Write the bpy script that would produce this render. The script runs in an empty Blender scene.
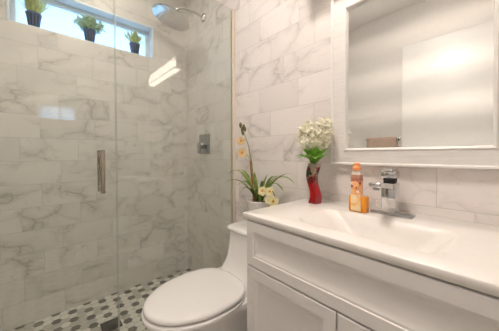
import bpy, bmesh, math, random
from mathutils import Vector, Matrix
random.seed(7)
PI = math.pi
SC = bpy.context.scene
COL = SC.collection

# ------------------------------------------------------------------ camera
F_PX, YAW, PITCH, ROLL, SHY = 231.93, 0.7288, 0.01807, -0.003173, -6.757
fw = Vector((-math.cos(YAW)*math.cos(PITCH), math.sin(YAW)*math.cos(PITCH), -math.sin(PITCH)))
rt = Vector((math.sin(YAW), math.cos(YAW), 0.0))
up = rt.cross(fw)
r2 = rt*math.cos(ROLL) + up*math.sin(ROLL)
u2 = r2.cross(fw)
cam_d = bpy.data.cameras.new('camera')
cam_d.sensor_fit = 'HORIZONTAL'; cam_d.sensor_width = 36.0
cam_d.lens = 36.0*F_PX/499.0
cam_d.shift_y = SHY/499.0
cam_d.clip_start = 0.02
cam = bpy.data.objects.new('camera', cam_d); COL.objects.link(cam)
cam.matrix_world = Matrix(((r2.x, u2.x, -fw.x, 2.0921), (r2.y, u2.y, -fw.y, -1.0522),
                           (r2.z, u2.z, -fw.z, 1.1039), (0, 0, 0, 1)))
SC.camera = cam

# ------------------------------------------------------------------ world, exposure
wd = bpy.data.worlds.new('world'); SC.world = wd; wd.use_nodes = True
nt = wd.node_tree; nt.nodes.clear()
sky = nt.nodes.new('ShaderNodeTexSky'); sky.sky_type = 'NISHITA'
sky.sun_disc = False; sky.sun_elevation = math.radians(48); sky.sun_rotation = math.radians(120)
bg = nt.nodes.new('ShaderNodeBackground'); bg.inputs['Strength'].default_value = 0.8
wo = nt.nodes.new('ShaderNodeOutputWorld')
nt.links.new(sky.outputs['Color'], bg.inputs['Color']); nt.links.new(bg.outputs[0], wo.inputs[0])
SC.view_settings.view_transform = 'Standard'
SC.view_settings.look = 'None'
SC.view_settings.exposure = 0.74
SC.view_settings.gamma = 1.0
SC.view_settings.use_curve_mapping = False
BAND_TUBE_LAMP = 900.0       # added thin tube; rods in front cut its light into bands
VANITY_LAMP = 6.0       # crystal bar over the mirror
SHOWER_LAMP = 14.5       # recessed lamp over the shower
ADDED_CEILING_LAMP = 42.0      # unseen round lamp added over the floor to light the room

# ------------------------------------------------------------------ materials
def new_mat(name):
    m = bpy.data.materials.new(name); m.use_nodes = True
    n = m.node_tree.nodes; n.clear()
    out = n.new('ShaderNodeOutputMaterial')
    return m, m.node_tree, out
def princ(name, col, rough=0.5, metal=0.0, spec=0.5, coat=0.0, trans=0.0, ior=1.45, noise=0.0, nscale=40, bump=0.0, sss=0.0):
    m, t, out = new_mat(name)
    p = t.nodes.new('ShaderNodeBsdfPrincipled')
    p.inputs['Base Color'].default_value = (*col, 1); p.inputs['Roughness'].default_value = rough
    p.inputs['Metallic'].default_value = metal; p.inputs['Specular IOR Level'].default_value = spec
    p.inputs['Coat Weight'].default_value = coat; p.inputs['Transmission Weight'].default_value = trans
    p.inputs['IOR'].default_value = ior
    tc = t.nodes.new('ShaderNodeTexCoord')
    nz = t.nodes.new('ShaderNodeTexNoise'); nz.inputs['Scale'].default_value = nscale
    t.links.new(tc.outputs['Object'], nz.inputs['Vector'])
    if noise:
        r = t.nodes.new('ShaderNodeValToRGB')
        r.color_ramp.elements[0].position = .3; r.color_ramp.elements[1].position = .7
        r.color_ramp.elements[0].color = (*[c*(1-noise) for c in col], 1)
        r.color_ramp.elements[1].color = (*[min(1, c*(1+noise)) for c in col], 1)
        t.links.new(nz.outputs['Fac'], r.inputs['Fac']); t.links.new(r.outputs['Color'], p.inputs['Base Color'])
    if bump:
        b = t.nodes.new('ShaderNodeBump'); b.inputs['Strength'].default_value = bump; b.inputs['Distance'].default_value = .002
        t.links.new(nz.outputs['Fac'], b.inputs['Height']); t.links.new(b.outputs['Normal'], p.inputs['Normal'])
    t.links.new(p.outputs[0], out.inputs[0])
    return m
def emit(name, col, s):
    m, t, out = new_mat(name)
    e = t.nodes.new('ShaderNodeEmission'); e.inputs['Color'].default_value = (*col, 1); e.inputs['Strength'].default_value = s
    t.links.new(e.outputs[0], out.inputs[0]); return m
def clear_glass(name, tint, refl=1.0, haze=0.0, hazecol=(1, 1, 1)):
    """see-through sheet glass: tinted transparency plus a Schlick mirror reflection"""
    m, t, out = new_mat(name); N = t.nodes; L = t.links
    g = N.new('ShaderNodeNewGeometry')
    d = N.new('ShaderNodeVectorMath'); d.operation = 'DOT_PRODUCT'
    L.new(g.outputs['Normal'], d.inputs[0]); L.new(g.outputs['Incoming'], d.inputs[1])
    a = N.new('ShaderNodeMath'); a.operation = 'ABSOLUTE'; L.new(d.outputs['Value'], a.inputs[0])
    s = N.new('ShaderNodeMath'); s.operation = 'SUBTRACT'; s.inputs[0].default_value = 1; L.new(a.outputs[0], s.inputs[1])
    pw = N.new('ShaderNodeMath'); pw.operation = 'POWER'; pw.inputs[1].default_value = 5; L.new(s.outputs[0], pw.inputs[0])
    ma = N.new('ShaderNodeMath'); ma.operation = 'MULTIPLY_ADD'; ma.inputs[1].default_value = .96*refl; ma.inputs[2].default_value = .042*refl
    L.new(pw.outputs[0], ma.inputs[0])
    tr = N.new('ShaderNodeBsdfTransparent'); tr.inputs['Color'].default_value = (*tint, 1)
    gl = N.new('ShaderNodeBsdfGlossy'); gl.inputs['Roughness'].default_value = 0.0
    mx = N.new('ShaderNodeMixShader'); L.new(ma.outputs[0], mx.inputs[0]); L.new(tr.outputs[0], mx.inputs[1]); L.new(gl.outputs[0], mx.inputs[2])
    last = mx
    if haze:
        df = N.new('ShaderNodeBsdfTranslucent'); df.inputs['Color'].default_value = (*hazecol, 1)
        m2 = N.new('ShaderNodeMixShader'); m2.inputs[0].default_value = haze
        L.new(mx.outputs[0], m2.inputs[1]); L.new(df.outputs[0], m2.inputs[2]); last = m2
    L.new(last.outputs[0], out.inputs[0]); return m

def marble(name, axis, amt=1.0, tw=.305, th=.1525, u0=.195, z0=1.2172, step=-.1, base=(.84, .785, .752), vein=(.47, .43, .395), seed=0.0):
    """glossy veined marble wall tile, stair bonded; axis picks the wall's horizontal coordinate"""
    m, t, out = new_mat(name); N = t.nodes; L = t.links
    def math_(op, a, b=None, c=None):
        n = N.new('ShaderNodeMath'); n.operation = op
        for i, v in enumerate((a, b, c)):
            if v is None: continue
            if isinstance(v, (int, float)): n.inputs[i].default_value = v
            else: L.new(v, n.inputs[i])
        return n.outputs[0]
    tc = N.new('ShaderNodeTexCoord'); sp = N.new('ShaderNodeSeparateXYZ'); L.new(tc.outputs['Object'], sp.inputs[0])
    u = sp.outputs['X'] if axis == 'x' else math_('MULTIPLY', sp.outputs['Y'], -1.0)
    z = sp.outputs['Z']
    rowf = math_('DIVIDE', math_('SUBTRACT', z, z0), th); row = math_('FLOOR', rowf); fr = math_('SUBTRACT', rowf, row)
    us = math_('DIVIDE', math_('SUBTRACT', math_('SUBTRACT', u, u0), math_('MULTIPLY', row, step)), tw)
    col = math_('FLOOR', us); fc = math_('SUBTRACT', us, col)
    cid = N.new('ShaderNodeCombineXYZ'); L.new(row, cid.inputs[0]); L.new(col, cid.inputs[1]); cid.inputs[2].default_value = seed
    wn = N.new('ShaderNodeTexWhiteNoise'); wn.noise_dimensions = '3D'; L.new(cid.outputs[0], wn.inputs['Vector'])
    off = N.new('ShaderNodeVectorMath'); off.operation = 'SCALE'; off.inputs['Scale'].default_value = 9.0; L.new(wn.outputs['Color'], off.inputs[0])
    uz = N.new('ShaderNodeCombineXYZ'); L.new(u, uz.inputs[0]); L.new(z, uz.inputs[1])
    add = N.new('ShaderNodeVectorMath'); add.operation = 'ADD'; L.new(uz.outputs[0], add.inputs[0]); L.new(off.outputs[0], add.inputs[1])
    # veins run on a slant: rotate and squash
    mp = N.new('ShaderNodeMapping'); mp.inputs['Rotation'].default_value = (0, 0, math.radians(35)); mp.inputs['Scale'].default_value = (1.0, 1.6, 1.0)
    L.new(add.outputs[0], mp.inputs['Vector'])
    def veins(scale, width, dist, det):
        n = N.new('ShaderNodeTexNoise'); n.inputs['Scale'].default_value = scale; n.inputs['Detail'].default_value = det
        n.inputs['Distortion'].default_value = dist; n.inputs['Roughness'].default_value = .5
        L.new(mp.outputs[0], n.inputs['Vector'])
        d = math_('ABSOLUTE', math_('SUBTRACT', n.outputs['Fac'], .5))
        mr = N.new('ShaderNodeMapRange'); mr.interpolation_type = 'SMOOTHSTEP'
        mr.inputs['From Min'].default_value = 0; mr.inputs['From Max'].default_value = width
        mr.inputs['To Min'].default_value = 1; mr.inputs['To Max'].default_value = 0
        L.new(d, mr.inputs['Value']); return mr.outputs[0]
    # bend the coordinates, then take cell borders: a loose network of grey veins with soft clouds along it
    wz = N.new('ShaderNodeTexNoise'); wz.inputs['Scale'].default_value = 3.2; wz.inputs['Detail'].default_value = 4; L.new(mp.outputs[0], wz.inputs['Vector'])
    wc = N.new('ShaderNodeVectorMath'); wc.operation = 'MULTIPLY_ADD'; wc.inputs[1].default_value = (.42, .42, .42)
    L.new(wz.outputs['Color'], wc.inputs[0]); L.new(mp.outputs[0], wc.inputs[2])
    def net(scale, w, soft):
        vo = N.new('ShaderNodeTexVoronoi'); vo.feature = 'DISTANCE_TO_EDGE'; vo.inputs['Scale'].default_value = scale; L.new(wc.outputs[0], vo.inputs['Vector'])
        mr = N.new('ShaderNodeMapRange'); mr.interpolation_type = 'SMOOTHERSTEP' if soft else 'SMOOTHSTEP'
        mr.inputs['From Min'].default_value = 0; mr.inputs['From Max'].default_value = w; mr.inputs['To Min'].default_value = 1; mr.inputs['To Max'].default_value = 0
        L.new(vo.outputs['Distance'], mr.inputs['Value']); return mr.outputs[0]
    msk = N.new('ShaderNodeTexNoise'); msk.inputs['Scale'].default_value = 3.6; msk.inputs['Detail'].default_value = 2; L.new(add.outputs[0], msk.inputs['Vector'])
    mk = N.new('ShaderNodeMapRange'); mk.inputs['From Min'].default_value = .40; mk.inputs['From Max'].default_value = .66; L.new(msk.outputs['Fac'], mk.inputs['Value'])
    line = math_('MULTIPLY', net(3.4, .036, False), math_('MULTIPLY_ADD', mk.outputs[0], .48, .06))
    cloud = math_('MULTIPLY', net(3.4, .22, True), math_('MULTIPLY', mk.outputs[0], .42))
    hair = math_('MULTIPLY', veins(3.4, .012, 1.5, 3.5), math_('MULTIPLY_ADD', mk.outputs[0], .42, .06))
    tot = math_('MINIMUM', math_('MULTIPLY', math_('ADD', math_('ADD', line, cloud), hair), amt), .9)
    mc = N.new('ShaderNodeMix'); mc.data_type = 'RGBA'; mc.inputs['A'].default_value = (*base, 1); mc.inputs['B'].default_value = (*vein, 1)
    L.new(tot, mc.inputs['Factor'])
    tone = N.new('ShaderNodeMix'); tone.data_type = 'RGBA'; tone.blend_type = 'MULTIPLY'; tone.inputs['Factor'].default_value = 1
    tv = math_('MULTIPLY_ADD', wn.outputs['Value'], .09, .93)
    tcmb = N.new('ShaderNodeCombineColor'); [L.new(tv, tcmb.inputs[i]) for i in range(3)]
    L.new(mc.outputs['Result'], tone.inputs['A']); L.new(tcmb.outputs[0], tone.inputs['B'])
    # grout lines
    e1 = math_('MULTIPLY', math_('MINIMUM', fr, math_('SUBTRACT', 1.0, fr)), th)
    e2 = math_('MULTIPLY', math_('MINIMUM', fc, math_('SUBTRACT', 1.0, fc)), tw)
    e = math_('MINIMUM', e1, e2)
    gm = N.new('ShaderNodeMapRange'); gm.inputs['From Min'].default_value = .0008; gm.inputs['From Max'].default_value = .0018
    gm.inputs['To Min'].default_value = 1; gm.inputs['To Max'].default_value = 0; L.new(e, gm.inputs['Value'])
    gmix = N.new('ShaderNodeMix'); gmix.data_type = 'RGBA'; gmix.inputs['B'].default_value = (.62, .592, .56, 1)
    L.new(gm.outputs[0], gmix.inputs['Factor']); L.new(tone.outputs['Result'], gmix.inputs['A'])
    p = N.new('ShaderNodeBsdfPrincipled'); p.inputs['Roughness'].default_value = .38; p.inputs['Specular IOR Level'].default_value = .35
    L.new(gmix.outputs['Result'], p.inputs['Base Color'])
    bp = N.new('ShaderNodeBump'); bp.inputs['Strength'].default_value = .35; bp.inputs['Distance'].default_value = .0015; bp.invert = True
    L.new(gm.outputs[0], bp.inputs['Height']); L.new(bp.outputs['Normal'], p.inputs['Normal'])
    L.new(p.outputs[0], out.inputs[0]); return m

def wood_white(name):
    m, t, out = new_mat(name); N = t.nodes; L = t.links
    tc = N.new('ShaderNodeTexCoord'); mp = N.new('ShaderNodeMapping'); mp.inputs['Scale'].default_value = (6, 6, 90)
    L.new(tc.outputs['Object'], mp.inputs['Vector'])
    n = N.new('ShaderNodeTexNoise'); n.inputs['Scale'].default_value = 2.0; n.inputs['Detail'].default_value = 5; L.new(mp.outputs[0], n.inputs['Vector'])
    r = N.new('ShaderNodeValToRGB'); r.color_ramp.elements[0].position = .32; r.color_ramp.elements[1].position = .62
    r.color_ramp.elements[0].color = (.73, .70, .665, 1); r.color_ramp.elements[1].color = (.80, .775, .745, 1)
    L.new(n.outputs['Fac'], r.inputs['Fac'])
    p = N.new('ShaderNodeBsdfPrincipled'); p.inputs['Roughness'].default_value = .5
    L.new(r.outputs['Color'], p.inputs['Base Color']); L.new(p.outputs[0], out.inputs[0]); return m

def ramp_z(name, stops, rough=.15, blotch=None, trans=0.0, coat=.3):
    """colour that belongs to the thing, banded by height in its own coordinates, with optional coloured blotches"""
    m, t, out = new_mat(name); N = t.nodes; L = t.links
    tc = N.new('ShaderNodeTexCoord'); sp = N.new('ShaderNodeSeparateXYZ'); L.new(tc.outputs['Object'], sp.inputs[0])
    lo, hi = stops[0][0], stops[-1][0]
    mr = N.new('ShaderNodeMapRange'); mr.inputs['From Min'].default_value = lo; mr.inputs['From Max'].default_value = hi
    L.new(sp.outputs['Z'], mr.inputs['Value'])
    r = N.new('ShaderNodeValToRGB'); el = r.color_ramp.elements
    while len(el) < len(stops): el.new(.5)
    for e_, (z, c) in zip(el, stops): e_.position = (z-lo)/(hi-lo); e_.color = (*c, 1)
    L.new(mr.outputs[0], r.inputs['Fac']); cur = r.outputs['Color']
    if blotch:
        for (zl, zh, sc, th, c) in blotch:
            n = N.new('ShaderNodeTexVoronoi'); n.inputs['Scale'].default_value = sc; L.new(tc.outputs['Object'], n.inputs['Vector'])
            a = N.new('ShaderNodeMapRange'); a.inputs['From Min'].default_value = th; a.inputs['From Max'].default_value = th*.8; L.new(n.outputs['Distance'], a.inputs['Value'])
            b1 = N.new('ShaderNodeMapRange'); b1.inputs['From Min'].default_value = zl; b1.inputs['From Max'].default_value = zl+.008; L.new(sp.outputs['Z'], b1.inputs['Value'])
            b2 = N.new('ShaderNodeMapRange'); b2.inputs['From Min'].default_value = zh; b2.inputs['From Max'].default_value = zh-.008; L.new(sp.outputs['Z'], b2.inputs['Value'])
            q = N.new('ShaderNodeMath'); q.operation = 'MULTIPLY'; L.new(b1.outputs[0], q.inputs[0]); L.new(b2.outputs[0], q.inputs[1])
            q2 = N.new('ShaderNodeMath'); q2.operation = 'MULTIPLY'; L.new(q.outputs[0], q2.inputs[0]); L.new(a.outputs[0], q2.inputs[1])
            mx = N.new('ShaderNodeMix'); mx.data_type = 'RGBA'; L.new(q2.outputs[0], mx.inputs['Factor']); L.new(cur, mx.inputs['A']); mx.inputs['B'].default_value = (*c, 1)
            cur = mx.outputs['Result']
    p = N.new('ShaderNodeBsdfPrincipled'); p.inputs['Roughness'].default_value = rough; p.inputs['Coat Weight'].default_value = coat
    p.inputs['Transmission Weight'].default_value = trans
    L.new(cur, p.inputs['Base Color']); L.new(p.outputs[0], out.inputs[0]); return m

def leafy(name, col, noise, nscale, tl=.4, rough=.5):
    m = princ(name, col, rough, noise=noise, nscale=nscale); t = m.node_tree
    p = next(n for n in t.nodes if n.type == 'BSDF_PRINCIPLED'); o = next(n for n in t.nodes if n.type == 'OUTPUT_MATERIAL')
    tr = t.nodes.new('ShaderNodeBsdfTranslucent'); mx = t.nodes.new('ShaderNodeMixShader'); mx.inputs[0].default_value = tl
    for l in list(p.inputs['Base Color'].links): t.links.new(l.from_socket, tr.inputs['Color'])
    t.links.new(p.outputs[0], mx.inputs[1]); t.links.new(tr.outputs[0], mx.inputs[2]); t.links.new(mx.outputs[0], o.inputs[0])
    return m
M = {}
M['marble_x'] = marble('marble_tile_vanity_wall', 'x', amt=.82, seed=1.0)
M['marble_y'] = marble('marble_tile_window_wall', 'y', amt=.92, seed=5.0, u0=.146)
M['paint'] = princ('grey_wall_paint', (.62, .60, .575), .55, noise=.02, nscale=30)
M['white_paint'] = princ('white_ceiling_paint', (.82, .81, .79), .7, noise=.015, nscale=20)
M['door'] = princ('white_door_paint', (.70, .695, .675), .4, noise=.01, nscale=15)
M['grout'] = princ('floor_grout', (.42, .40, .37), .85, noise=.08, nscale=200)
M['hex_white'] = princ('white_marble_hex', (.84, .81, .75), .35, noise=.06, nscale=25)
M['hex_cream'] = princ('pale_grey_marble_hex', (.60, .57, .52), .35, noise=.10, nscale=25)
M['hex_dark'] = princ('dark_grey_marble_hex', (.150, .135, .122), .35, noise=.25, nscale=30)
M['hex_dark2'] = princ('brown_grey_marble_hex', (.20, .18, .16), .35, noise=.25, nscale=30)
M['quartz'] = princ('white_cultured_marble', (.825, .785, .745), .24, spec=.5, noise=.012, nscale=60)
M['cabinet'] = princ('white_cabinet_paint', (.80, .765, .742), .42, noise=.012, nscale=20)
M['gap_shade'] = princ('gap_shade_brown', (.30, .25, .21), .8)  # brown stands in for the shade under the countertop
M['porcelain'] = princ('white_porcelain', (.87, .85, .83), .16, spec=.5, coat=.4, noise=.008, nscale=15)
M['chrome'] = princ('polished_chrome', (.66, .66, .665), .08, metal=1.0, noise=.02, nscale=10)
M['chrome_soft'] = princ('satin_nickel', (.54, .48, .42), .13, metal=1.0, noise=.04, nscale=60)
M['steel_grey'] = princ('brushed_steel_plate', (.42, .43, .44), .28, metal=1.0, noise=.05, nscale=80)
M['head_chrome'] = princ('satin_chrome_disc', (.70, .71, .72), .12, metal=1.0, noise=.03, nscale=20)
M['dark_metal'] = princ('dark_drain_metal', (.10, .095, .088), .45, metal=.6, noise=.1, nscale=60)
M['rubber'] = princ('black_rubber', (.03, .03, .03), .6)
M['glass'] = clear_glass('shower_glass', (.936, .958, .938), 1.15)
M['glass_edge'] = princ('green_glass_edge', (.52, .58, .53), .2, noise=.05, nscale=20)
M['pane'] = clear_glass('frosted_window_pane', (.80, .88, .96), .6, haze=.6, hazecol=(.82, .90, 1.0))
M['frame_blue'] = princ('white_vinyl_frame', (.80, .84, .88), .35, noise=.01, nscale=20)
M['channel'] = princ('pale_aluminium_channel', (.76, .68, .58), .4, metal=.15, noise=.03, nscale=50)
M['mirror'] = princ('mirror_silver', (.90, .90, .885), .015, metal=1.0, noise=.004, nscale=3)
M['frame_wood'] = wood_white('whitewashed_wood')
M['frame_lip'] = princ('white_frame_moulding', (.82, .79, .76), .4, noise=.02, nscale=60)
M['lamp_glow'] = emit('lit_crystal_and_rods', (1.0, .86, .73), VANITY_LAMP)
M['added_band_tube'] = emit('lit_added_tube', (1.0, .86, .72), BAND_TUBE_LAMP)
M['fill_diffuser'] = emit('lit_fill_diffuser', (1.0, .895, .815), ADDED_CEILING_LAMP)
M['shower_diffuser'] = emit('lit_recessed_lens', (1.0, .92, .82), SHOWER_LAMP)
M['pot_blue'] = princ('dark_blue_ribbed_pot', (.085, .135, .27), .35, noise=.15, nscale=20)
M['pot_stripe'] = princ('black_pot_stripe', (.035, .04, .055), .4, noise=.1, nscale=20)
M['pot_white'] = princ('white_ceramic_pot', (.80, .77, .74), .3, noise=.015, nscale=30)
M['soil'] = princ('dark_soil', (.06, .04, .028), .95, noise=.4, nscale=150)
M['grass'] = leafy('yellow_green_grass', (.68, .74, .36), .35, 30, .5)
M['bush'] = leafy('grey_green_leaves', (.62, .74, .54), .35, 40, .5)
M['leaf'] = leafy('orchid_leaf_green', (.24, .33, .08), .35, 25, .3, .4)
M['leaf_dark'] = leafy('bouquet_leaf_green', (.20, .42, .06), .35, 40, .3, .4)
M['stem'] = princ('green_stem', (.24, .27, .08), .55, noise=.2, nscale=40)
M['stake'] = princ('brown_stake', (.30, .14, .055), .6, noise=.25, nscale=60)
M['petal_yellow'] = leafy('pale_yellow_petal', (.93, .84, .50), .14, 60, .35)
M['petal_peach'] = leafy('pale_peach_petal', (.88, .68, .38), .1, 60, .35)
M['petal_core'] = princ('orange_flower_centre', (.72, .36, .06), .6)
M['bud'] = princ('olive_bud', (.15, .13, .05), .6, noise=.3, nscale=60)
M['cream'] = leafy('cream_floret', (.96, .93, .79), .05, 50, .35)
M['towel'] = princ('brown_terry_towel', (.36, .275, .22), .95, noise=.25, nscale=300, bump=.6)
M['orange_cap'] = princ('orange_plastic_cap', (.90, .36, .14), .35, noise=.03, nscale=40)

# ------------------------------------------------------------------ mesh helpers
ORG = {}
def BM(): return bmesh.new()
def box(bm, lo, hi, bev=0.0, seg=2, mi=0):
    lo = Vector(lo); hi = Vector(hi)
    r = bmesh.ops.create_cube(bm, size=1.0)
    vs = r['verts']; c = (lo+hi)/2; s = hi-lo
    for v in vs: v.co = Vector((v.co.x*s.x+c.x, v.co.y*s.y+c.y, v.co.z*s.z+c.z))
    fs = list({f for v in vs for f in v.link_faces})
    for f in fs: f.material_index = mi
    if bev:
        es = list({e for v in vs for e in v.link_edges})
        bmesh.ops.bevel(bm, geom=es, offset=bev, segments=seg, profile=.5, affect='EDGES')
    return bm
def loft(bm, rings, cap0=True, cap1=True, closed=True, mi=0):
    prev = None; first = None
    for r in rings:
        vs = [bm.verts.new(p) for p in r]
        if prev:
            n = len(vs)
            for i in range(n if closed else n-1):
                j = (i+1) % n
                f = bm.faces.new((prev[i], prev[j], vs[j], vs[i])); f.material_index = mi
        else: first = vs
        prev = vs
    if closed and cap0: bm.faces.new(list(reversed(first))).material_index = mi
    if closed and cap1: bm.faces.new(prev).material_index = mi
    return bm
def tube(bm, pts, rad, n=10, mi=0):
    pts = [Vector(p) for p in pts]
    rads = rad if isinstance(rad, (list, tuple)) else [rad]*len(pts)
    rings = []; ref = None
    for i, p in enumerate(pts):
        d = (pts[min(i+1, len(pts)-1)] - pts[max(i-1, 0)]).normalized()
        if ref is None:
            ref = d.orthogonal().normalized()
        a = (ref - d*ref.dot(d)).normalized(); ref = a
        b = d.cross(a)
        rings.append([p + (a*math.cos(2*PI*k/n) + b*math.sin(2*PI*k/n))*rads[i] for k in range(n)])
    return loft(bm, rings, mi=mi)
def lathe(bm, prof, c=(0, 0, 0), n=32, axis=None, mi=0):
    c = Vector(c); ax = Vector(axis).normalized() if axis else Vector((0, 0, 1))
    a = ax.orthogonal().normalized(); b = ax.cross(a)
    return loft(bm, [[c + ax*z + (a*math.cos(2*PI*k/n)+b*math.sin(2*PI*k/n))*max(r, 1e-5) for k in range(n)] for r, z in prof], mi=mi)
def rrect(cx, cy, hx, hy, r, z, n=6):
    pts = []
    for (sx, sy, a0) in ((1, 1, 0), (-1, 1, PI/2), (-1, -1, PI), (1, -1, 1.5*PI)):
        for k in range(n+1):
            a = a0 + k*PI/2/n
            pts.append(Vector((cx+sx*(hx-r)+r*math.cos(a), cy+sy*(hy-r)+r*math.sin(a), z)))
    return pts
def obj(name, bm, mat, parent=None, org=None, ang=38, recalc=True):
    if recalc: bmesh.ops.recalc_face_normals(bm, faces=bm.faces[:])
    o_ = Vector(ORG[parent.name]) if parent else Vector(org if org else (0, 0, 0))
    for v in bm.verts: v.co -= o_
    me = bpy.data.meshes.new(name); bm.to_mesh(me); bm.free()
    for p in me.polygons: p.use_smooth = True
    me.set_sharp_from_angle(angle=math.radians(ang))
    for mm in (mat if isinstance(mat, (list, tuple)) else [mat]): me.materials.append(mm)
    o = bpy.data.objects.new(name, me); COL.objects.link(o)
    if parent: o.parent = parent
    else: o.location = o_
    ORG[o.name] = o_
    return o
def tag(o, label, cat, group=None):
    o['label'] = label; o['category'] = cat
    if group: o['group'] = group
    return o
def thing(name, label, cat, loc, group=None):
    o = bpy.data.objects.new(name, None); COL.objects.link(o); o.location = loc; o.empty_display_size = .05
    ORG[o.name] = Vector(loc); return tag(o, label, cat, group)
def struct(name, bm, mat, **k):
    o = obj(name, bm, mat, **k); o['kind'] = 'structure'; return o

# ------------------------------------------------------------------ room shell
RX, RY, CZ = 2.75, -1.80, 2.62
GX = .745
b = BM(); box(b, (-.15, 0, -.05), (RX, .12, CZ)); struct('wall_back', b, M['marble_x'])
# window wall with its opening
WY0, WY1, WZ0, WZ1 = -1.205, -.312, 1.947, 2.216
b = BM()
box(b, (-.15, RY, -.05), (0, 0, WZ0)); box(b, (-.15, RY, WZ1), (0, 0, CZ))
box(b, (-.15, RY, WZ0), (0, WY0, WZ1)); box(b, (-.15, WY1, WZ0), (0, 0, WZ1))
struct('wall_left', b, M['marble_y'])
b = BM(); box(b, (-.15, RY-.12, -.05), (RX, RY, CZ)); struct('wall_front', b, M['paint'])
# right wall with a small high window
VY0, VY1, VZ0, VZ1 = -1.085, -.745, 1.485, 1.672
b = BM()
box(b, (RX, RY-.12, -.05), (RX+.12, .12, VZ0)); box(b, (RX, RY-.12, VZ1), (RX+.12, .12, CZ))
box(b, (RX, RY-.12, VZ0), (RX+.12, VY0, VZ1)); box(b, (RX, VY1, VZ0), (RX+.12, .12, VZ1))
struct('wall_right', b, M['paint'])
b = BM(); box(b, (-.15, RY-.12, CZ), (RX+.12, .12, CZ+.1)); struct('ceiling', b, M['white_paint'])

# floor: hex mosaic of two inch pieces, every fourth one dark
b = BM(); box(b, (-.15, RY-.12, -.08), (RX+.12, .12, -.0012), mi=0)
pit = .0512; rp = pit*math.sqrt(3)/2; rad = (pit/2-.0012)*2/math.sqrt(3)
for j in range(-13, 22):
    yc = -.82 + j*rp
    for i in range(-2, 56):
        xc = .004 + i*pit + (pit/2 if j % 2 else 0)
        if not (-.02 < xc < RX+.02 and RY-.02 < yc < .02): continue
        row = j//2
        dark = False
        if j % 2 == 0:
            # dark lattice: x = .004 + .1024 k, alternate dark rows shifted by half of that
            dark = (i % 2 == (row % 2))
        rr = random.random()
        mi = (3 if rr < .6 else 4) if dark else (1 if rr < .62 else 2)
        vs = []
        vv = [(xc+rad*math.cos(PI/6+k*PI/3), yc+rad*math.sin(PI/6+k*PI/3)) for k in range(6)]
        vs = [b.verts.new((min(max(x, 0), RX), min(max(y, RY), 0), 0.0)) for x, y in vv]
        f = b.faces.new(vs); f.material_index = mi
bmesh.ops.recalc_face_normals(b, faces=b.faces[:])
for f in b.faces:
    if f.material_index and f.normal.z < 0: f.normal_flip()
struct('floor', b, [M['grout'], M['hex_white'], M['hex_cream'], M['hex_dark'], M['hex_dark2']], recalc=False)
# shower curb
b = BM(); box(b, (GX-.05, RY, 0), (GX+.05, 0, .085), bev=.004); struct('trim_1', b, M['quartz'])

# window over the shower: white frame set in the recess, frosted pane
b = BM()
def frame_ring(b, x0, x1, y0, y1, z0, z1, w, bev=.003):
    box(b, (x0, y0, z0), (x1, y1, z0+w), bev); box(b, (x0, y0, z1-w), (x1, y1, z1), bev)
    box(b, (x0, y0, z0+w), (x1, y0+w, z1-w), bev); box(b, (x0, y1-w, z0+w), (x1, y1, z1-w), bev)
box(b, (-.13, WY0, WZ0), (-.001, WY1, WZ0+.006)); box(b, (-.13, WY0, WZ1-.006), (-.001, WY1, WZ1))
box(b, (-.13, WY0, WZ0+.006), (-.001, WY0+.006, WZ1-.006)); box(b, (-.13, WY1-.006, WZ0+.006), (-.001, WY1, WZ1-.006))
w1 = struct('window_1', b, M['frame_blue'])
b = BM(); box(b, (-.005, WY0-.004, WZ1-.012), (.006, WY1+.004, WZ1+.004), .002); box(b, (-.005, WY0-.004, WZ0), (.006, WY0+.012, WZ1-.012), .002); box(b, (-.005, WY1-.012, WZ0), (.006, WY1+.004, WZ1-.012), .002); obj('window_trim', b, M['frame_blue'], w1)
b = BM(); frame_ring(b, -.125, -.09, WY0+.006, WY1-.006, WZ0+.006, WZ1-.006, .028); obj('window_frame', b, M['frame_blue'], w1)
b = BM(); box(b, (-.110, WY0+.034, WZ0+.034), (-.104, WY1-.034, WZ1-.034)); obj('window_pane', b, M['pane'], w1)
# small window in the right wall
b = BM(); frame_ring(b, RX-.008, RX+.05, VY0, VY1, VZ0, VZ1, .022); 
box(b, (RX+.005, -.905, VZ0+.022), (RX+.035, -.890, VZ1-.022), .002)
w2 = struct('window_2', b, M['frame_blue'])
b = BM(); box(b, (RX+.018, VY0+.022, VZ0+.022), (RX+.022, VY1-.022, VZ1-.022)); obj('window_pane', b, M['pane'], w2)
# door in the front wall
b = BM(); box(b, (1.345, RY, .006), (2.16, RY+.045, 2.205), bev=.003)
d1 = struct('door_1', b, M['door'])
b = BM(); lathe(b, [(.028, 0), (.028, .008), (.010, .012), (.010, .045), (.026, .052), (.029, .066), (.022, .078), (0, .080)], (2.09, RY+.045, .95), 24, axis=(0, 1, 0))
obj('door_knob', b, M['chrome_soft'], d1)
b = BM(); box(b, (GX+.05, RY, 0), (1.34, RY+.014, .11), bev=.003); struct('baseboard_front', b, M['door'])
b = BM(); box(b, (RX-.014, RY, 0), (RX, 0, .11), bev=.003); struct('baseboard_right', b, M['door'])

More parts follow.
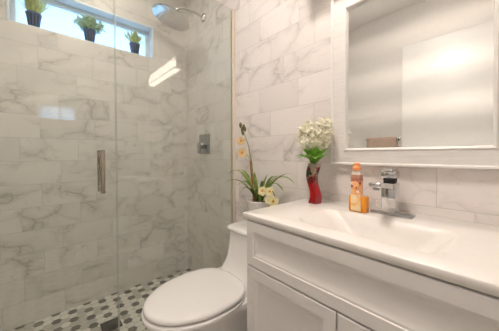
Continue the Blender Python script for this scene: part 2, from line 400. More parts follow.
# ------------------------------------------------------------------ shower glass
SEAM = -.767
sp_ = thing('shower_glass_panel', 'fixed clear glass shower panel meeting the marble wall beside the toilet', 'glass panel', (GX, -.38, .085))
b = BM(); box(b, (GX-.005, SEAM+.003, .088), (GX+.005, -.004, 2.152)); obj('glass_pane', b, M['glass'], sp_)
b = BM(); box(b, (GX-.0052, SEAM+.0018, .088), (GX+.0052, SEAM+.003, 2.152)); obj('polished_edge', b, M['glass_edge'], sp_)
b = BM()
box(b, (GX-.006, -.022, .086), (GX-.0165, -.0005, 2.15), .001); box(b, (GX+.006, -.022, .086), (GX+.0165, -.0005, 2.15), .001)
obj('wall_channel', b, M['channel'], sp_)
sd = thing('shower_door', 'frameless clear glass shower door with vertical metal pull handle', 'shower door', (GX, -1.28, .085))
b = BM(); box(b, (GX-.005, -1.50, .098), (GX+.005, SEAM-.003, 2.152)); obj('glass_pane', b, M['glass'], sd)
b = BM(); box(b, (GX-.0052, SEAM-.003, .098), (GX+.0052, SEAM-.0018, 2.152)); obj('polished_edge', b, M['glass_edge'], sd)
for sgn, nm in ((1, 'pull_handle'), (-1, 'pull_handle')):
    b = BM(); x0 = GX+sgn*.005; xh = GX+sgn*.046; yh = -.836
    pts = [(x0, yh, .937), (x0+sgn*.020, yh, .937), (x0+sgn*.033, yh, .941), (xh, yh, .955)]
    tube(b, [(x0, yh, .940), (xh-sgn*.012, yh, .940), (xh-sgn*.004, yh, .943), (xh, yh, .952), (xh, yh, 1.095), (xh-sgn*.004, yh, 1.104), (xh-sgn*.012, yh, 1.107), (x0, yh, 1.107)], .0098, 14)
    for zz in (.940, 1.107): lathe(b, [(.0135, 0), (.0135, .006), (.011, .008)], (x0, yh, zz), 18, axis=(sgn, 0, 0))
    tube(b, [(xh, yh, .918), (xh, yh, .92), (xh, yh, 1.127), (xh, yh, 1.129)], [.006, .0098, .0098, .006], 14)
    obj(nm, b, M['chrome_soft'], sd)
for zz in (.45, 1.85):
    b = BM(); box(b, (GX-.02, -1.50-.03, zz), (GX-.006, -1.44, zz+.09), .002); box(b, (GX+.006, -1.50-.03, zz), (GX+.02, -1.44, zz+.09), .002)
    obj('hinge', b, M['chrome'], sd)
sp2 = thing('shower_glass_panel', 'narrow fixed glass panel carrying the shower door hinges', 'glass panel', (GX, -1.65, .085))
b = BM(); box(b, (GX-.005, RY+.004, .088), (GX+.005, -1.506, 2.152)); obj('glass_pane', b, M['glass'], sp2)

# ------------------------------------------------------------------ shower fittings
sh = thing('rain_shower', 'large round chrome rain shower head on a wall arm', 'shower head', (.333, 0, 2.278))
b = BM(); lathe(b, [(.036, 0), (.036, .008), (.028, .016), (.012, .020)], (.333, -.0005, 2.278), 28, axis=(0, -1, 0)); obj('wall_flange', b, M['chrome'], sh)
hc = Vector((.262, -.262, 2.205)); hn = Vector((-.106, -.29, -.951)).normalized()
b = BM(); tube(b, [(.333, -.008, 2.278), (.325, -.10, 2.296), (.305, -.18, 2.298), (.283, -.228, 2.283), hc - hn*.045], .0095, 12); obj('shower_arm', b, M['chrome'], sh)
b = BM(); lathe(b, [(.010, -.052), (.017, -.048), (.020, -.036), (.018, -.024), (.030, -.018)], hc, 24, axis=hn); obj('ball_joint', b, M['chrome'], sh)
b = BM(); lathe(b, [(.025, -.020), (.07, -.014), (.128, -.009), (.148, -.005), (.150, .0), (.147, .004), (.140, .005), (.0, .0055)], hc, 56, axis=hn); hd = obj('spray_disc', b, M['head_chrome'], sh)
b = BM()
ha = hn.orthogonal().normalized(); hb = hn.cross(ha)
for ri, nn in ((.03, 8), (.06, 14), (.09, 20), (.12, 26)):
    for k in range(nn):
        a = 2*PI*k/nn; c = hc + (ha*math.cos(a)+hb*math.sin(a))*ri
        lathe(b, [(.0022, .0045), (.0018, .0075), (0, .008)], c, 6, axis=hn)
o = obj('spray_nozzles', b, M['steel_grey'], hd); o['kind'] = 'stuff'
sv = thing('shower_valve', 'square steel shower valve plate with a lever handle', 'shower valve', (.335, 0, 1.195))
b = BM(); box(b, (.252, -.010, 1.110), (.418, -.0005, 1.280), .003); obj('face_plate', b, M['steel_grey'], sv)
b = BM(); lathe(b, [(.031, .009), (.031, .045), (.028, .050), (0, .051)], (.335, 0, 1.185), 28, axis=(0, -1, 0)); obj('valve_body', b, M['steel_grey'], sv)
b = BM(); box(b, (.318, -.068, 1.115), (.352, -.050, 1.205), .004); obj('lever', b, M['steel_grey'], sv)
fd = thing('floor_drain', 'dark square drain grate in the hexagon tiled shower floor', 'drain', (.386, -.735, .0))
b = BM()
box(b, (.331, -.790, .0003), (.441, -.680, .0015))
for (lo, hi) in (((.331, -.790), (.441, -.782)), ((.331, -.688), (.441, -.680)), ((.331, -.782), (.339, -.688)), ((.433, -.782), (.441, -.688))):
    box(b, (*lo, .0015), (*hi, .004))
obj('drain_frame', b, M['dark_metal'], fd)
b = BM()
for k in range(7): box(b, (.341, -.779+k*.013, .0016), (.431, -.772+k*.013, .0036))
obj('grate', b, M['dark_metal'], fd)

# ------------------------------------------------------------------ vanity
VX0, VX1, VF, VT = 1.425, 2.160, -.456, .852      # carcass
vc = thing('vanity_cabinet', 'white shaker vanity cabinet under the white sink top', 'vanity cabinet', (1.79, -.23, 0))
b = BM()
box(b, (VX0, VF+.001, .10), (VX0+.018, -.002, VT), .001); box(b, (VX1-.018, VF+.001, .10), (VX1, -.002, VT), .001)
box(b, (VX0+.018, -.012, .10), (VX1-.018, -.002, VT)); box(b, (VX0+.018, VF+.001, .10), (VX1-.018, -.012, .118)); box(b, (VX0+.018, VF+.001, .118), (VX1-.018, VF+.014, VT))
obj('carcass', b, M['cabinet'], vc)
b = BM(); box(b, (VX0+.01, VF+.07, 0), (VX1-.01, -.01, .10)); obj('toe_kick', b, M['cabinet'], vc)
def shaker(x0, x1, z0, z1, fw_=.036, th=.019):
    y0 = VF; y1 = VF-th
    def ring(i, y): return [Vector((x0+i, y, z0+i)), Vector((x1-i, y, z0+i)), Vector((x1-i, y, z1-i)), Vector((x0+i, y, z1-i))]
    b = BM()
    loft(b, [ring(0, y0), ring(0, y1+.002), ring(.002, y1), ring(fw_, y1), ring(fw_+.002, y1+.003), ring(fw_+.007, y1+.0032), ring(fw_+.009, y1+.004), ring(fw_+.021, y1+.0085), ring(fw_+.023, y1+.009)], cap0=True, cap1=True)
    return b
obj('drawer_front', shaker(VX0+.002, VX1-.002, .6875, .8535), M['cabinet'], vc, ang=20)
obj('door', shaker(VX0+.002, 1.7885, .115, .6825), M['cabinet'], vc, ang=20)
obj('door', shaker(1.7925, VX1-.002, .115, .6825), M['cabinet'], vc, ang=20)
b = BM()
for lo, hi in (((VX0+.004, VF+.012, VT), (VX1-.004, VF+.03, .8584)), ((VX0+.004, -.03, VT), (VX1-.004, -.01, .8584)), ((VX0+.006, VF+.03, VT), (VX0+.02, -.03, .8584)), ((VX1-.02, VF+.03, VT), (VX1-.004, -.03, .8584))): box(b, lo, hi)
obj('gap_shade_strip', b, M['gap_shade'], vc)  # dark strip, shade of the gap below the countertop put into colour

CX0, CX1, CF, CT, CB = 1.405, 2.175, -.4774, .880, .8585
sink_rim = (1.797, -.288, .198, .112)
def ct():
    b = BM()
    n = 8
    # top surface ring from the outline to the basin rim
    cx, cy, hx, hy = sink_rim
    ocx, ocy = (CX0+CX1)/2, (CF-.0005)/2; ohx, ohy = (CX1-CX0)/2, -(CF)/2-.0008
    outer = lambda i, z: rrect(ocx, ocy, ohx-i, ohy-i, .006-i*.5, z, n)
    rim = lambda i, z, r=.045: rrect(cx, cy, hx-i, hy-i, r-i, z, n)
    loft(b, [rim(-.004, CB), outer(.002, CB), outer(0, CB+.002), outer(0, CT-.003), outer(.001, CT-.001), outer(.003, CT), rim(-.012, CT), rim(-.007, CT-.0007), rim(-.003, CT-.002), rim(0, CT-.004)], cap0=False, cap1=False)
    return b
cto = obj('vanity_countertop', ct(), M['quartz'], org=(1.79, -.24, .88), ang=60)
tag(cto, 'white one-piece vanity countertop with a sunken rectangular sink', 'countertop')
b = BM(); cx, cy, hx, hy = sink_rim
rg = []
for (lx, rx, fy, by, z, r) in ((0, 0, 0, 0, CT-.004, .045), (.006, .005, .004, .004, CT-.008, .044), (.045, .03, .016, .016, CT-.034, .045), (.085, .06, .03, .03, CT-.075, .04), (.11, .085, .045, .05, CT-.095, .04), (.125, .10, .06, .065, CT-.100, .035)):
    x0, x1, y0, y1 = cx-hx+lx, cx+hx-rx, cy-hy+fy, cy+hy-by
    rg.append(rrect((x0+x1)/2, (y0+y1)/2, (x1-x0)/2, (y1-y0)/2, r, z, 8))
loft(b, rg, cap0=False, cap1=True)
for f in b.faces: f.normal_update()
obj('sink_basin', b, M['quartz'], cto, ang=60)
b = BM(); lathe(b, [(.022, 0), (.022, .003), (.016, .004), (.015, .0015), (0, .0015)], (1.80, -.29, CT-.100), 24); obj('sink_drain', b, M['chrome'], cto)

# faucet
fc = thing('faucet', 'square chrome single lever faucet on a long deck plate', 'faucet', (1.797, -.088, .88))
b = BM(); box(b, (1.738, -.112, .8802), (1.872, -.062, .8885), .003); obj('deck_plate', b, M['steel_grey'], fc)
b = BM(); box(b, (1.773, -.108, .888), (1.821, -.060, .998), .003); obj('faucet_body', b, M['chrome'], fc)
b = BM()
def rx_(y, z0, z1, hw): return [Vector((1.797-hw, y, z0)), Vector((1.797+hw, y, z0)), Vector((1.797+hw, y, z1)), Vector((1.797-hw, y, z1))]
loft(b, [rx_(-.104, .972, .997, .020), rx_(-.16, .984, 1.003, .0195), rx_(-.235, .994, 1.010, .019), rx_(-.238, .996, 1.008, .017)])
bmesh.ops.bevel(b, geom=b.edges[:], offset=.0015, segments=1, affect='EDGES')
sp = obj('spout', b, M['chrome'], fc)
b = BM(); lathe(b, [(.010, 0), (.010, .010), (.008, .0105), (0, .0105)], (1.797, -.220, .984), 18); obj('aerator', b, M['steel_grey'], sp)
b = BM(); box(b, (1.779, -.102, .9985), (1.815, -.066, 1.0155), .001); obj('swivel_collar', b, M['rubber'], fc)
b = BM(); box(b, (1.773, -.110, 1.016), (1.821, -.060, 1.042), .003); box(b, (1.778, -.130, 1.0425), (1.817, -.062, 1.0505), .003); obj('lever_handle', b, M['chrome'], fc)

# ------------------------------------------------------------------ mirror
MX0, MX1, MZ0, MZ1 = 1.523, 2.133, 1.055, 1.832
mi = thing('wall_mirror', 'wall mirror in a whitewashed wood frame above the sink', 'mirror', (1.828, 0, MZ0))
def rect_ring(i, y): return [Vector((MX0+i, y, MZ0+i)), Vector((MX1-i, y, MZ0+i)), Vector((MX1-i, y, MZ1-i)), Vector((MX0+i, y, MZ1-i))]
b = BM(); loft(b, [rect_ring(.012, -.001), rect_ring(.012, -.021), rect_ring(.064, -.021), rect_ring(.064, -.002)], cap0=False, cap1=False); obj('frame_boards', b, M['frame_wood'], mi)
b = BM(); loft(b, [rect_ring(0, -.0008), rect_ring(0, -.026), rect_ring(.002, -.029), rect_ring(.008, -.029), rect_ring(.012, -.025), rect_ring(.012, -.0008)], cap0=False, cap1=False); obj('outer_moulding', b, M['frame_lip'], mi)
b = BM(); loft(b, [rect_ring(.064, -.001), rect_ring(.064, -.023), rect_ring(.067, -.025), rect_ring(.072, -.022), rect_ring(.076, -.010), rect_ring(.076, -.001)], cap0=False, cap1=False); obj('inner_bead', b, M['frame_lip'], mi)
b = BM(); box(b, (MX0+.06, -.009, MZ0+.06), (MX1-.06, -.004, MZ1-.06)); obj('mirror_glass', b, M['mirror'], mi)

# ------------------------------------------------------------------ lamps
vl = thing('vanity_light', 'lit chrome vanity light bar with crystal studs above the mirror', 'wall light', (1.80, 0, 1.95))
b = BM(); box(b, (1.70, -.022, 1.885), (1.86, -.0006, 1.985), .004); obj('wall_plate', b, M['chrome'], vl)
b = BM(); box(b, (1.765, -.06, 1.935), (1.795, -.02, 1.965), .003); obj('bracket', b, M['chrome'], vl)
b = BM(); box(b, (1.42, -.072, 1.888), (2.18, -.058, 2.020), .003); obj('back_channel', b, M['frame_lip'], vl)
for zz in (1.906, 2.002):
    for k in range(12):
        xx = 1.455 + k*.0627
        b = BM(); lathe(b, [(.009, 0), (.013, .012), (.0125, .042), (.008, .056), (0, .058)], (xx, -.072, zz), 8, axis=(0, -1, 0)); obj('crystal_stud', b, M['lamp_glow'], vl)
b = BM(); tube(b, [(1.44, -.078, 1.954), (2.16, -.078, 1.954)], .0022, 10); obj('added_band_tube', b, M['added_band_tube'], vl)  # added tube, kept thin so its light falls in bands
for zz in (1.921, 1.987):
    b = BM(); box(b, (1.43, -.129, zz-.0012), (2.17, -.072, zz+.0012)); obj('added_light_stop', b, M['frame_lip'], vl)  # added plates that stop the tube's light going up and down
for k in range(6):
    b = BM(); zz = 1.954 + (k-2.5)*.0110; tube(b, [(1.43, -.126, zz), (2.17, -.126, zz)], .0036, 8); obj('added_band_rod', b, M['lamp_glow'], vl)  # added rods shape the wall bands; their glow fills the bar's reflection
for xx in (1.428, 2.172):
    b = BM(); box(b, (xx-.006, -.132, 1.890), (xx+.006, -.058, 2.018), .002); obj('end_cap', b, M['chrome'], vl)
cl = thing('added_ceiling_light', 'unseen round ceiling light added to brighten the bathroom', 'ceiling light', (1.62, -.85, CZ))  # unseen lamp, added to carry most of the room's light
b = BM(); lathe(b, [(.19, 0), (.19, .03), (.175, .034), (.17, .03)], (1.62, -.85, CZ-.0005), 40, axis=(0, 0, -1)); obj('lamp_base', b, M['frame_lip'], cl)
b = BM(); lathe(b, [(.168, .03), (.165, .045), (.12, .062), (.06, .07), (0, .072)], (1.62, -.85, CZ), 40, axis=(0, 0, -1)); obj('diffuser', b, M['fill_diffuser'], cl)
sl = thing('recessed_light', 'round recessed ceiling light over the shower', 'ceiling light', (.40, -.72, CZ))
b = BM(); lathe(b, [(.138, 0), (.138, .006), (.125, .008), (.120, .004)], (.40, -.72, CZ-.0005), 32, axis=(0, 0, -1)); obj('trim_ring', b, M['frame_lip'], sl)
b = BM(); lathe(b, [(.120, .002), (.117, .005), (0, .006)], (.40, -.72, CZ-.0006), 32, axis=(0, 0, -1)); obj('lens', b, M['shower_diffuser'], sl)
# ------------------------------------------------------------------ toilet
TX = 1.055
def egg(cx, yb, yf, hw, z, n=48, blunt=2.6, ym=None):
    """oval outline: blunt towards the wall, rounder at the front"""
    ym = ym if ym is not None else yb + (yf-yb)*.42
    out = []
    for k in range(n):
        t = 2*PI*k/n; c, s = math.cos(t), math.sin(t)
        p = 2.0 if c > 0 else blunt
        x = cx + hw*math.copysign(abs(s)**(2/p), s)
        y = ym + ((yf-ym) if c > 0 else (ym-yb))*math.copysign(abs(c)**(2/p), c)*(1 if c > 0 else 1)
        out.append(Vector((x, y, z)))
    return out
to = thing('toilet', 'white one-piece toilet with closed lid beside the vanity', 'toilet', (TX, -.38, 0))
b = BM()
loft(b, [egg(TX, -.03, -.60, .125, .0, blunt=5), egg(TX, -.03, -.605, .128, .02, blunt=5), egg(TX, -.03, -.61, .130, .14, blunt=5),
         egg(TX, -.03, -.645, .150, .24, blunt=5), egg(TX, -.03, -.70, .180, .31, blunt=5), egg(TX, -.03, -.728, .196, .352, blunt=5),
         egg(TX, -.03, -.732, .199, .372, blunt=5), egg(TX, -.035, -.726, .195, .381, blunt=5)])
obj('bowl', b, M['porcelain'], to, ang=60)
b = BM()
def tring(hw, yf, z, yb=-.014, r=.045): return rrect(TX+.028, (yb+yf)/2, hw-.022, abs(yf-yb)/2, r, z+.014*(z > .5), 8)
loft(b, [tring(.197, -.300, .372), tring(.197, -.275, .395), tring(.196, -.250, .42), tring(.194, -.228, .45), tring(.192, -.210, .49), tring(.190, -.200, .54), tring(.190, -.195, .59), tring(.190, -.194, .622)])
obj('tank', b, M['porcelain'], to, ang=60)
b = BM()
loft(b, [tring(.190, -.194, .6225), tring(.197, -.203, .625), tring(.199, -.206, .632), tring(.198, -.205, .643), tring(.192, -.199, .650), tring(.178, -.186, .652)])
tl = obj('tank_lid', b, M['porcelain'], to, ang=60)
b = BM(); lathe(b, [(.022, 0), (.022, .004), (.019, .006), (0, .0065)], (TX+.160, -.11, .664), 24); obj('flush_button', b, M['chrome'], tl)
b = BM(); LC = TX+.003
loft(b, [egg(LC, -.262, -.731, .196, .3815), egg(LC, -.260, -.742, .206, .385), egg(LC, -.260, -.742, .2065, .394), egg(LC, -.262, -.738, .203, .3985)]); obj('seat', b, M['porcelain'], to, ang=60)
b = BM()
loft(b, [egg(LC, -.262, -.725, .190, 0.4045), egg(LC, -.256, -.728, .193, 0.4065), egg(LC, -.252, -.736, .2015, 0.4095), egg(LC, -.252, -.736, .202, 0.4170), egg(LC, -.255, -.733, .199, 0.4235), egg(LC, -.265, -.722, .188, 0.4275), egg(LC, -.30, -.69, .155, 0.4300), egg(LC, -.38, -.60, .08, 0.4320)])
ld = obj('lid', b, M['porcelain'], to, ang=60)
for s in (-1, 1):
    b = BM(); box(b, (LC+s*.075-.02, -.262, .396), (LC+s*.075+.02, -.236, .420), .006); obj('lid_hinge', b, M['porcelain'], to)

# ------------------------------------------------------------------ plants
def blade(bm, root, tip, w, sag=0.0, n=7, side=None, cup=.25, wp=None):
    """tapered leaf strip from root to tip with a bend and a folded middle"""
    root = Vector(root); tip = Vector(tip); d = tip-root
    sd_ = Vector(side) if side else d.cross(Vector((0, 0, 1)))
    if sd_.length < 1e-4: sd_ = Vector((1, 0, 0))
    sd_.normalize(); nrm = sd_.cross(d).normalized()
    prev = None
    for i in range(n+1):
        t = i/n
        c = root + d*t + Vector((0, 0, 1))*sag*4*t*(1-t)
        ww = w*((wp(t)) if wp else (math.sin(PI*min(1, .12+t*.88))**.6))
        if i == n: ww = w*.02
        row = [bm.verts.new(c - sd_*ww/2 + nrm*ww*cup), bm.verts.new(c), bm.verts.new(c + sd_*ww/2 + nrm*ww*cup)]
        if prev:
            for k in range(2): bm.faces.new((prev[k], prev[k+1], row[k+1], row[k]))
        prev = row
def flower(bm, c, d, r, petals=5, mi=0, mi_core=1):
    """open flower of broad pointed petals around a small trumpet, facing direction d"""
    c = Vector(c); d = Vector(d).normalized(); a = d.orthogonal().normalized(); e = d.cross(a)
    ph = random.random()*6
    for k in range(petals):
        t = ph + 2*PI*k/petals
        o_ = a*math.cos(t)+e*math.sin(t); s_ = d.cross(o_)
        prev = None
        for i, (u_, wv, lift) in enumerate(((.08, .10, 0), (.35, .42, .10), (.65, .48, .16), (.88, .26, .13), (1.0, .03, .08))):
            cc = c + o_*r*u_ + d*r*lift
            row = [bm.verts.new(cc - s_*r*wv + d*r*.06), bm.verts.new(cc), bm.verts.new(cc + s_*r*wv + d*r*.06)]
            if prev:
                for q in range(2):
                    f = bm.faces.new((prev[q], prev[q+1], row[q+1], row[q])); f.material_index = mi
            prev = row
    lathe(bm, [(r*.08, 0), (r*.16, r*.2), (r*.24, r*.34), (r*.17, r*.30), (.0, r*.16)], c, 8, axis=d, mi=mi_core)

def pot_ribbed(c, r0, r1, h):
    b = BM(); n = 48; rings = []
    for (r, z, rib) in ((r0*.9, 0, 0), (r0, .003, 1), (r1, h*.86, 1), (r1*1.0, h*.88, 0), (r1*1.07, h*.89, 0), (r1*1.07, h, 0), (r1*.96, h, 0), (r1*.94, h*.86, 0)):
        rings.append([Vector((c[0]+(r*(1-.05*rib*(k % 4 < 2)))*math.cos(2*PI*k/n), c[1]+(r*(1-.05*rib*(k % 4 < 2)))*math.sin(2*PI*k/n), c[2]+z)) for k in range(n)])
    loft(b, rings, cap1=False)
    for q, f in enumerate(b.faces):
        if n <= q < 2*n and q % 4 < 2: f.material_index = 1
    return b
SILL = WZ0+.0062
PX = -.034
def sill_plant(y, label, kind, h):
    t = thing('potted_plant', label, 'potted plant', (PX, y, SILL), 'potted plants on the shower window sill')
    ph = .094 if kind != 'short' else .088
    obj('pot', pot_ribbed((PX, y, SILL), .029, .039, ph), [M['pot_blue'], M['pot_stripe']], t)
    b = BM(); lathe(b, [(.033, 0), (.0, .004)], (PX, y, SILL+ph*.86), 20); obj('soil', b, M['soil'], t)
    b = BM(); top = SILL+ph*.88
    if kind == 'bush':
        for k in range(190):
            a = random.uniform(0, 2*PI); el = random.uniform(-.5, 1.5); rr = random.uniform(.02, .085)
            cc = Vector((PX+.6*rr*math.cos(a)*math.cos(el), y+rr*1.15*math.sin(a)*math.cos(el), top+.040+rr*.85*math.sin(el)))
            cc.x = max(cc.x, -.09)
            for q in range(5):
                dd = Vector((random.gauss(0, 1), random.gauss(0, 1), random.gauss(.3, 1))).normalized()*random.uniform(.016, .028)
                tp = cc+dd; tp.x = max(tp.x, -.09); tp.z = min(tp.z, WZ1-.012)
                cc.z = min(cc.z, WZ1-.014)
                blade(b, cc, tp, .011, 0, 3)
        for k in range(10):
            a = random.uniform(0, 6.28); blade(b, (PX, y, top-.005), (PX+.03*math.cos(a), y+.03*math.sin(a), top+.055), .004, 0, 3)
        mt = M['bush']
    else:
        for k in range(120 if kind == 'tall' else 90):
            a = random.uniform(0, 2*PI); r_ = random.uniform(0, .024); sp_r = random.uniform(.0, 1.0)
            hh = h*random.uniform(.55, 1.0)*(1-.35*sp_r)
            tip = Vector((PX+(r_+.055*sp_r)*math.cos(a), y+(r_+.085*sp_r)*math.sin(a), top+hh)); tip.x = max(tip.x, -.098); tip.z = min(tip.z, WZ1-.012)
            blade(b, (PX+r_*math.cos(a), y+r_*math.sin(a), top-.006), tip, random.uniform(.009, .014), .008*sp_r, 5)
        for k in range(10 if kind == 'tall' else 4):
            a = random.uniform(0, 2*PI); tip = (max(-.098, PX+.06*math.cos(a)), y+.095*math.sin(a), top+random.uniform(.02, .06))
            blade(b, (PX, y, top-.004), tip, .004, .025, 6)
        mt = M['grass']
    obj('foliage', b, mt, t, recalc=False)
    return t
sill_plant(-1.082, 'tall grassy plant in a dark ribbed pot, leftmost on the window sill', 'tall', .20)
sill_plant(-.772, 'bushy grey-green plant in a dark pot, middle of the window sill', 'bush', .12)
sill_plant(-.455, 'short grassy plant in a dark pot nearest the shower head', 'short', .15)

# orchid on the toilet tank
OZ = .6662; OX, OY = 1.118, -.105
orc = thing('potted_orchid', 'yellow orchid with arching leaves in a white pot on the toilet tank', 'potted orchid', (OX, OY, OZ))
b = BM(); lathe(b, [(.050, 0), (.053, .003), (.068, .155), (.071, .168), (.069, .172), (.065, .170), (.062, .155)], (OX, OY, OZ), 36); 
pt = obj('pot', b, M['pot_white'], orc)
b = BM(); lathe(b, [(.063, 0), (.03, .006), (0, .008)], (OX, OY, OZ+.156), 24); obj('soil', b, M['soil'], orc)
PT = OZ+.160
for (tip, sag, w, s0) in (((.845, -.13, .975), .085, .022, -.02), ((.885, -.20, .915), .07, .020, -.02), ((.985, -.06, .99), .05, .018, -.01), ((1.375, -.10, .95), .085, .022, .02), ((.90, -.09, 1.00), .06, .020, -.02), ((1.32, -.05, 1.0), .05, .020, .02), ((1.30, -.15, .985), .055, .020, .02),
                          ((1.27, -.05, .965), .07, .018, .02), ((1.00, -.17, .86), .06, .02, -.01), ((1.13, -.05, .985), .02, .016, .01), ((1.045, -.08, 1.00), .02, .016, -.01), ((.96, -.15, .90), .07, .022, -.02), ((1.01, -.12, .955), .03, .02, -.02), ((1.12, -.15, .90), .03, .02, .0), ((1.03, -.16, .90), .03, .02, -.01), ((.985, -.14, .93), .05, .024, -.02), ((1.06, -.16, .925), .03, .024, -.01), ((1.10, -.15, .945), .03, .022, .0), ((1.17, -.13, .955), .03, .02, .01), ((1.33, -.14, .915), .07, .02, .02)):
    b = BM(); blade(b, (OX+s0, OY, PT), tip, w, sag, 12, cup=.2); obj('leaf', b, M['leaf'], orc, recalc=False)
b = BM()
tube(b, [(1.095, -.10, PT-.01), (1.062, -.10, .95), (1.045, -.10, 1.06), (1.015, -.10, 1.16), (.985, -.10, 1.225), (.955, -.102, 1.265)], [.004, .0038, .0035, .003, .0025, .002], 8)
tube(b, [(1.00, -.10, 1.195), (.985, -.105, 1.195), (.972, -.11, 1.19)], .0015, 6)
tube(b, [(1.043, -.10, 1.07), (1.01, -.105, 1.10), (.985, -.11, 1.115)], .0015, 6)
tube(b, [(1.09, -.11, PT-.01), (1.11, -.125, .90), (1.19, -.135, .925), (1.25, -.14, .918), (1.285, -.155, .885)], .0028, 8)
tube(b, [(1.155, -.14, .92), (1.15, -.15, .905)], .0018, 6)
st = obj('stem', b, M['stem'], orc)
b = BM(); tube(b, [(1.075, -.108, PT-.012), (1.043, -.108, 1.06), (1.040, -.108, 1.068)], [.006, .0055, .004], 8); obj('stake', b, M['stake'], orc)
cam_v = Vector((2.09, -1.05, 1.1))
for (c, r, mk) in (((1.190, -.15, .902), .028, 'petal_yellow'), ((1.245, -.15, .905), .028, 'petal_yellow'), ((1.285, -.165, .862), .030, 'petal_yellow'), ((1.250, -.165, .862), .022, 'petal_yellow'),
                   ((.975, -.115, 1.115), .034, 'petal_peach'), ((.962, -.115, 1.19), .030, 'petal_peach')):
    b = BM(); d = (cam_v-Vector(c)).normalized() + Vector((random.uniform(-.5, .3), random.uniform(-.2, .2), random.uniform(-.3, .2)))
    flower(b, c, d, r); obj('flower', b, [M[mk], M['petal_core']], orc, recalc=False)
for (c, r) in (((.945, -.104, 1.292), .012), ((.958, -.10, 1.262), .013), ((.972, -.10, 1.278), .012), ((.985, -.10, 1.262), .010), ((.968, -.105, 1.243), .012)):
    b = BM(); lathe(b, [(.002, -r*1.6), (r*.7, -r*.6), (r*.85, 0), (r*.5, r*1.1), (0, r*1.6)], c, 8, axis=(random.uniform(-.5, .3), 0, 1)); obj('bud', b, M['bud'], orc)

# ------------------------------------------------------------------ vase and flowers
VAX, VAY, VAZ = 1.497, -.120, .8805
m_vase = ramp_z('red_glass_vase', [(.0, (.26, .002, .005)), (.055, (.38, .002, .006)), (.085, (.34, .008, .010)), (.11, (.36, .07, .05)), (.135, (.34, .22, .17)), (.18, (.36, .30, .23))], rough=.06,
                blotch=[(.085, .168, 34, .60, (.15, .003, .006)), (.095, .172, 46, .46, (.03, .04, .015))], coat=.2)
b = BM(); rings = []
for i in range(25):
    t = i/24; z = VAZ + .182*t; ox = .010*math.sin(2*PI*t*1.02+.5) - .004; h_ = .0222 + .002*math.cos(2*PI*t+.5)
    rings.append(rrect(VAX+ox, VAY, h_, h_*.95, .009, z, 5))
for i in range(23, 3, -2):
    t = i/24; z = VAZ + .182*t; ox = .010*math.sin(2*PI*t*1.02+.5) - .004; h_ = .019 + .002*math.cos(2*PI*t+.5)
    rings.append(rrect(VAX+ox, VAY, h_, h_*.95, .007, z, 5))
loft(b, rings)
va = obj('flower_vase', b, m_vase, org=(VAX, VAY, VAZ), ang=60)
tag(va, 'wavy red glass vase with rose pattern on the vanity countertop', 'vase')
bo = thing('flower_bouquet', 'bunch of cream white flowers with green leaves in the red vase', 'bouquet', (VAX, VAY, 1.02))
b = BM()
heads = ((1.440, -.100, 1.182, .034), (1.492, -.105, 1.160, .042), (1.520, -.09, 1.185, .032), (1.468, -.08, 1.188, .030), (1.519, -.075, 1.232, .024), (1.430, -.10, 1.214, .022), (1.456, -.10, 1.226, .020), (1.458, -.115, 1.145, .030), (1.510, -.105, 1.150, .028), (1.420, -.10, 1.186, .020), (1.528, -.08, 1.212, .020))
for (x, y, z, r) in heads:
    tube(b, [(VAX-.002+(x-VAX)*.15, VAY, .965), (VAX+(x-VAX)*.25, VAY, 1.06), (x, y, z)], .0022, 6)
obj('flower_stems', b, M['stem'], bo)
for (x, y, z, r) in heads:
    b = BM()
    for k in range(int(2300*r+30)):
        d = Vector((random.gauss(0, 1), random.gauss(0, 1), random.gauss(.25, 1))).normalized()
        c = Vector((x, y, z)) + d*r*random.uniform(.45, 1.32)*(1+.40*max(0, d.z))
        c.y = min(c.y, -.034)
        d = (d + Vector((random.gauss(0, .5), random.gauss(0, .5), random.gauss(0, .5)))).normalized()
        a = d.orthogonal().normalized(); e = d.cross(a); s_ = random.uniform(.009, .015); ph = random.random()*3
        for q in range(4):
            t = ph+q*PI/2; o_ = a*math.cos(t)+e*math.sin(t); v_ = d.cross(o_)
            b.faces.new([b.verts.new(c), b.verts.new(c+o_*s_*.55+v_*s_*.36+d*s_*.3), b.verts.new(c+o_*s_+d*s_*.65), b.verts.new(c+o_*s_*.55-v_*s_*.36+d*s_*.3)])
    lathe(b, [(r*.2, -r*.6), (r*.45, -r*.3), (r*.5, 0), (r*.4, r*.4), (0, r*.6)], (x, y, z), 8)
    obj('flower_head', b, M['cream'], bo, recalc=False)
for (tip, sag, w) in (((1.418, -.15, 1.095), .02, .050), ((1.450, -.19, 1.085), .02, .052), ((1.50, -.205, 1.095), .02, .052), ((1.545, -.19, 1.085), .02, .052), ((1.588, -.15, 1.10), .015, .050), ((1.43, -.12, 1.125), .012, .046), ((1.572, -.12, 1.13), .012, .046), ((1.48, -.18, 1.13), .01, .044), ((1.535, -.17, 1.135), .01, .044)):
    b = BM(); blade(b, (VAX-.003, VAY, 1.055), tip, w, sag, 8, cup=.15, wp=lambda t: math.sin(PI*min(1, .05+t*.95))**.8); obj('leaf', b, M['leaf_dark'], bo, recalc=False)

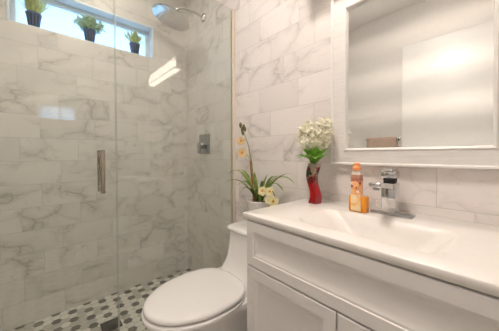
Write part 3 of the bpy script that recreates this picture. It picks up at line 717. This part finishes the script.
# ------------------------------------------------------------------ soap bottle
BX, BY, BZ = 1.702, -.131, .8805
so = thing('soap_bottle', 'orange soap bottle with peach label and orange cap beside the faucet', 'soap bottle', (BX, BY, BZ))
m_amber = ramp_z('amber_liquid_bottle', [(0, (.80, .26, .004)), (.04, (.86, .32, .008)), (.075, (.84, .33, .012))], rough=.12, coat=.2, blotch=[(.0, .08, 60, .2, (.90, .44, .03))])
m_label = ramp_z('peach_print_label', [(0, (.90, .50, .12)), (.05, (.90, .52, .20)), (.085, (.78, .32, .13)), (.12, (.36, .10, .06)), (.145, (.50, .26, .18))], rough=.3, coat=.2,
                 blotch=[(.004, .075, 30, .62, (.95, .72, .42)), (.06, .125, 34, .60, (.90, .46, .20)), (.02, .12, 48, .36, (.95, .78, .62)), (.07, .135, 55, .30, (.22, .03, .03))])
m_neck = princ('clear_bottle_shoulder', (.80, .70, .62), .12, coat=.4, noise=.03, nscale=40)
b = BM(); loft(b, [rrect(BX, BY, .031, .0165, .006, BZ, 5), rrect(BX, BY, .033, .0185, .006, BZ+.003, 5), rrect(BX, BY, .033, .0185, .006, BZ+.058, 5), rrect(BX, BY, .031, .0165, .006, BZ+.061, 5)]); obj('bottle_base', b, m_amber, so)
b = BM(); loft(b, [rrect(BX-.003, BY-.0115, .0195, .014, .006, BZ+.004, 5), rrect(BX-.003, BY-.0115, .0195, .014, .006, BZ+.143, 5), rrect(BX-.003, BY-.0115, .0185, .013, .006, BZ+.145, 5)]); obj('label_sleeve', b, m_label, so)
b = BM(); loft(b, [rrect(BX-.003, BY-.0115, .0185, .013, .006, BZ+.145, 5), rrect(BX-.003, BY-.0115, .016, .012, .006, BZ+.153, 5), rrect(BX-.003, BY-.0115, .0095, .0095, .006, BZ+.162, 5), rrect(BX-.003, BY-.0115, .0095, .0095, .006, BZ+.166, 5)]); obj('bottle_neck', b, m_neck, so)
b = BM(); lathe(b, [(.014, 0), (.0165, .002), (.0165, .012), (.013, .016), (.0115, .022), (.0125, .028), (.008, .031), (0, .0315)], (BX-.003, BY-.0115, BZ+.160), 20); obj('cap', b, M['orange_cap'], so)

# ------------------------------------------------------------------ towel opposite the mirror
tb = thing('towel_bar', 'chrome towel bar on the grey wall facing the mirror', 'towel bar', (1.14, RY, 1.27))
b = BM(); tube(b, [(.997, RY+.06, 1.268), (1.313, RY+.06, 1.268)], .008, 12); obj('rail', b, M['chrome'], tb)
for xx in (1.0005, 1.3095):
    b = BM(); lathe(b, [(.014, 0), (.014, .006), (.0065, .010), (.0065, .068), (.006, .070)], (xx, RY+.0005, 1.268), 20, axis=(0, 1, 0)); obj('bar_post', b, M['chrome'], tb)
b = BM(); rings = []
path = [(.050, .90), (.049, 1.05), (.048, 1.20), (.0495, 1.262), (.053, 1.274), (.060, 1.2785), (.067, 1.274), (.0705, 1.262), (.073, 1.20), (.076, 1.05), (.078, .84)]
outer = []; 
for i, (y, z) in enumerate(path):
    y0, z0_ = path[max(0, i-1)]; y1, z1_ = path[min(len(path)-1, i+1)]
    tx, tz = y1-y0, z1_-z0_; l = math.hypot(tx, tz); nx, nz = -tz/l, tx/l
    outer.append((y+nx*.011, z+nz*.011))
prof = path + outer[::-1]
prof = [(RY+y, z) for y, z in prof]
NX = 14
for k in range(NX+1):
    x = 1.010 + .290*k/NX
    rings.append([Vector((x, y+.0018*math.sin(k*1.3), z)) for y, z in prof])
loft(b, rings)
tw_ = obj('bath_towel', b, M['towel'], org=(1.155, RY+.06, 1.27), ang=70)
tag(tw_, 'brown towel folded over the bar, seen in the mirror', 'towel')
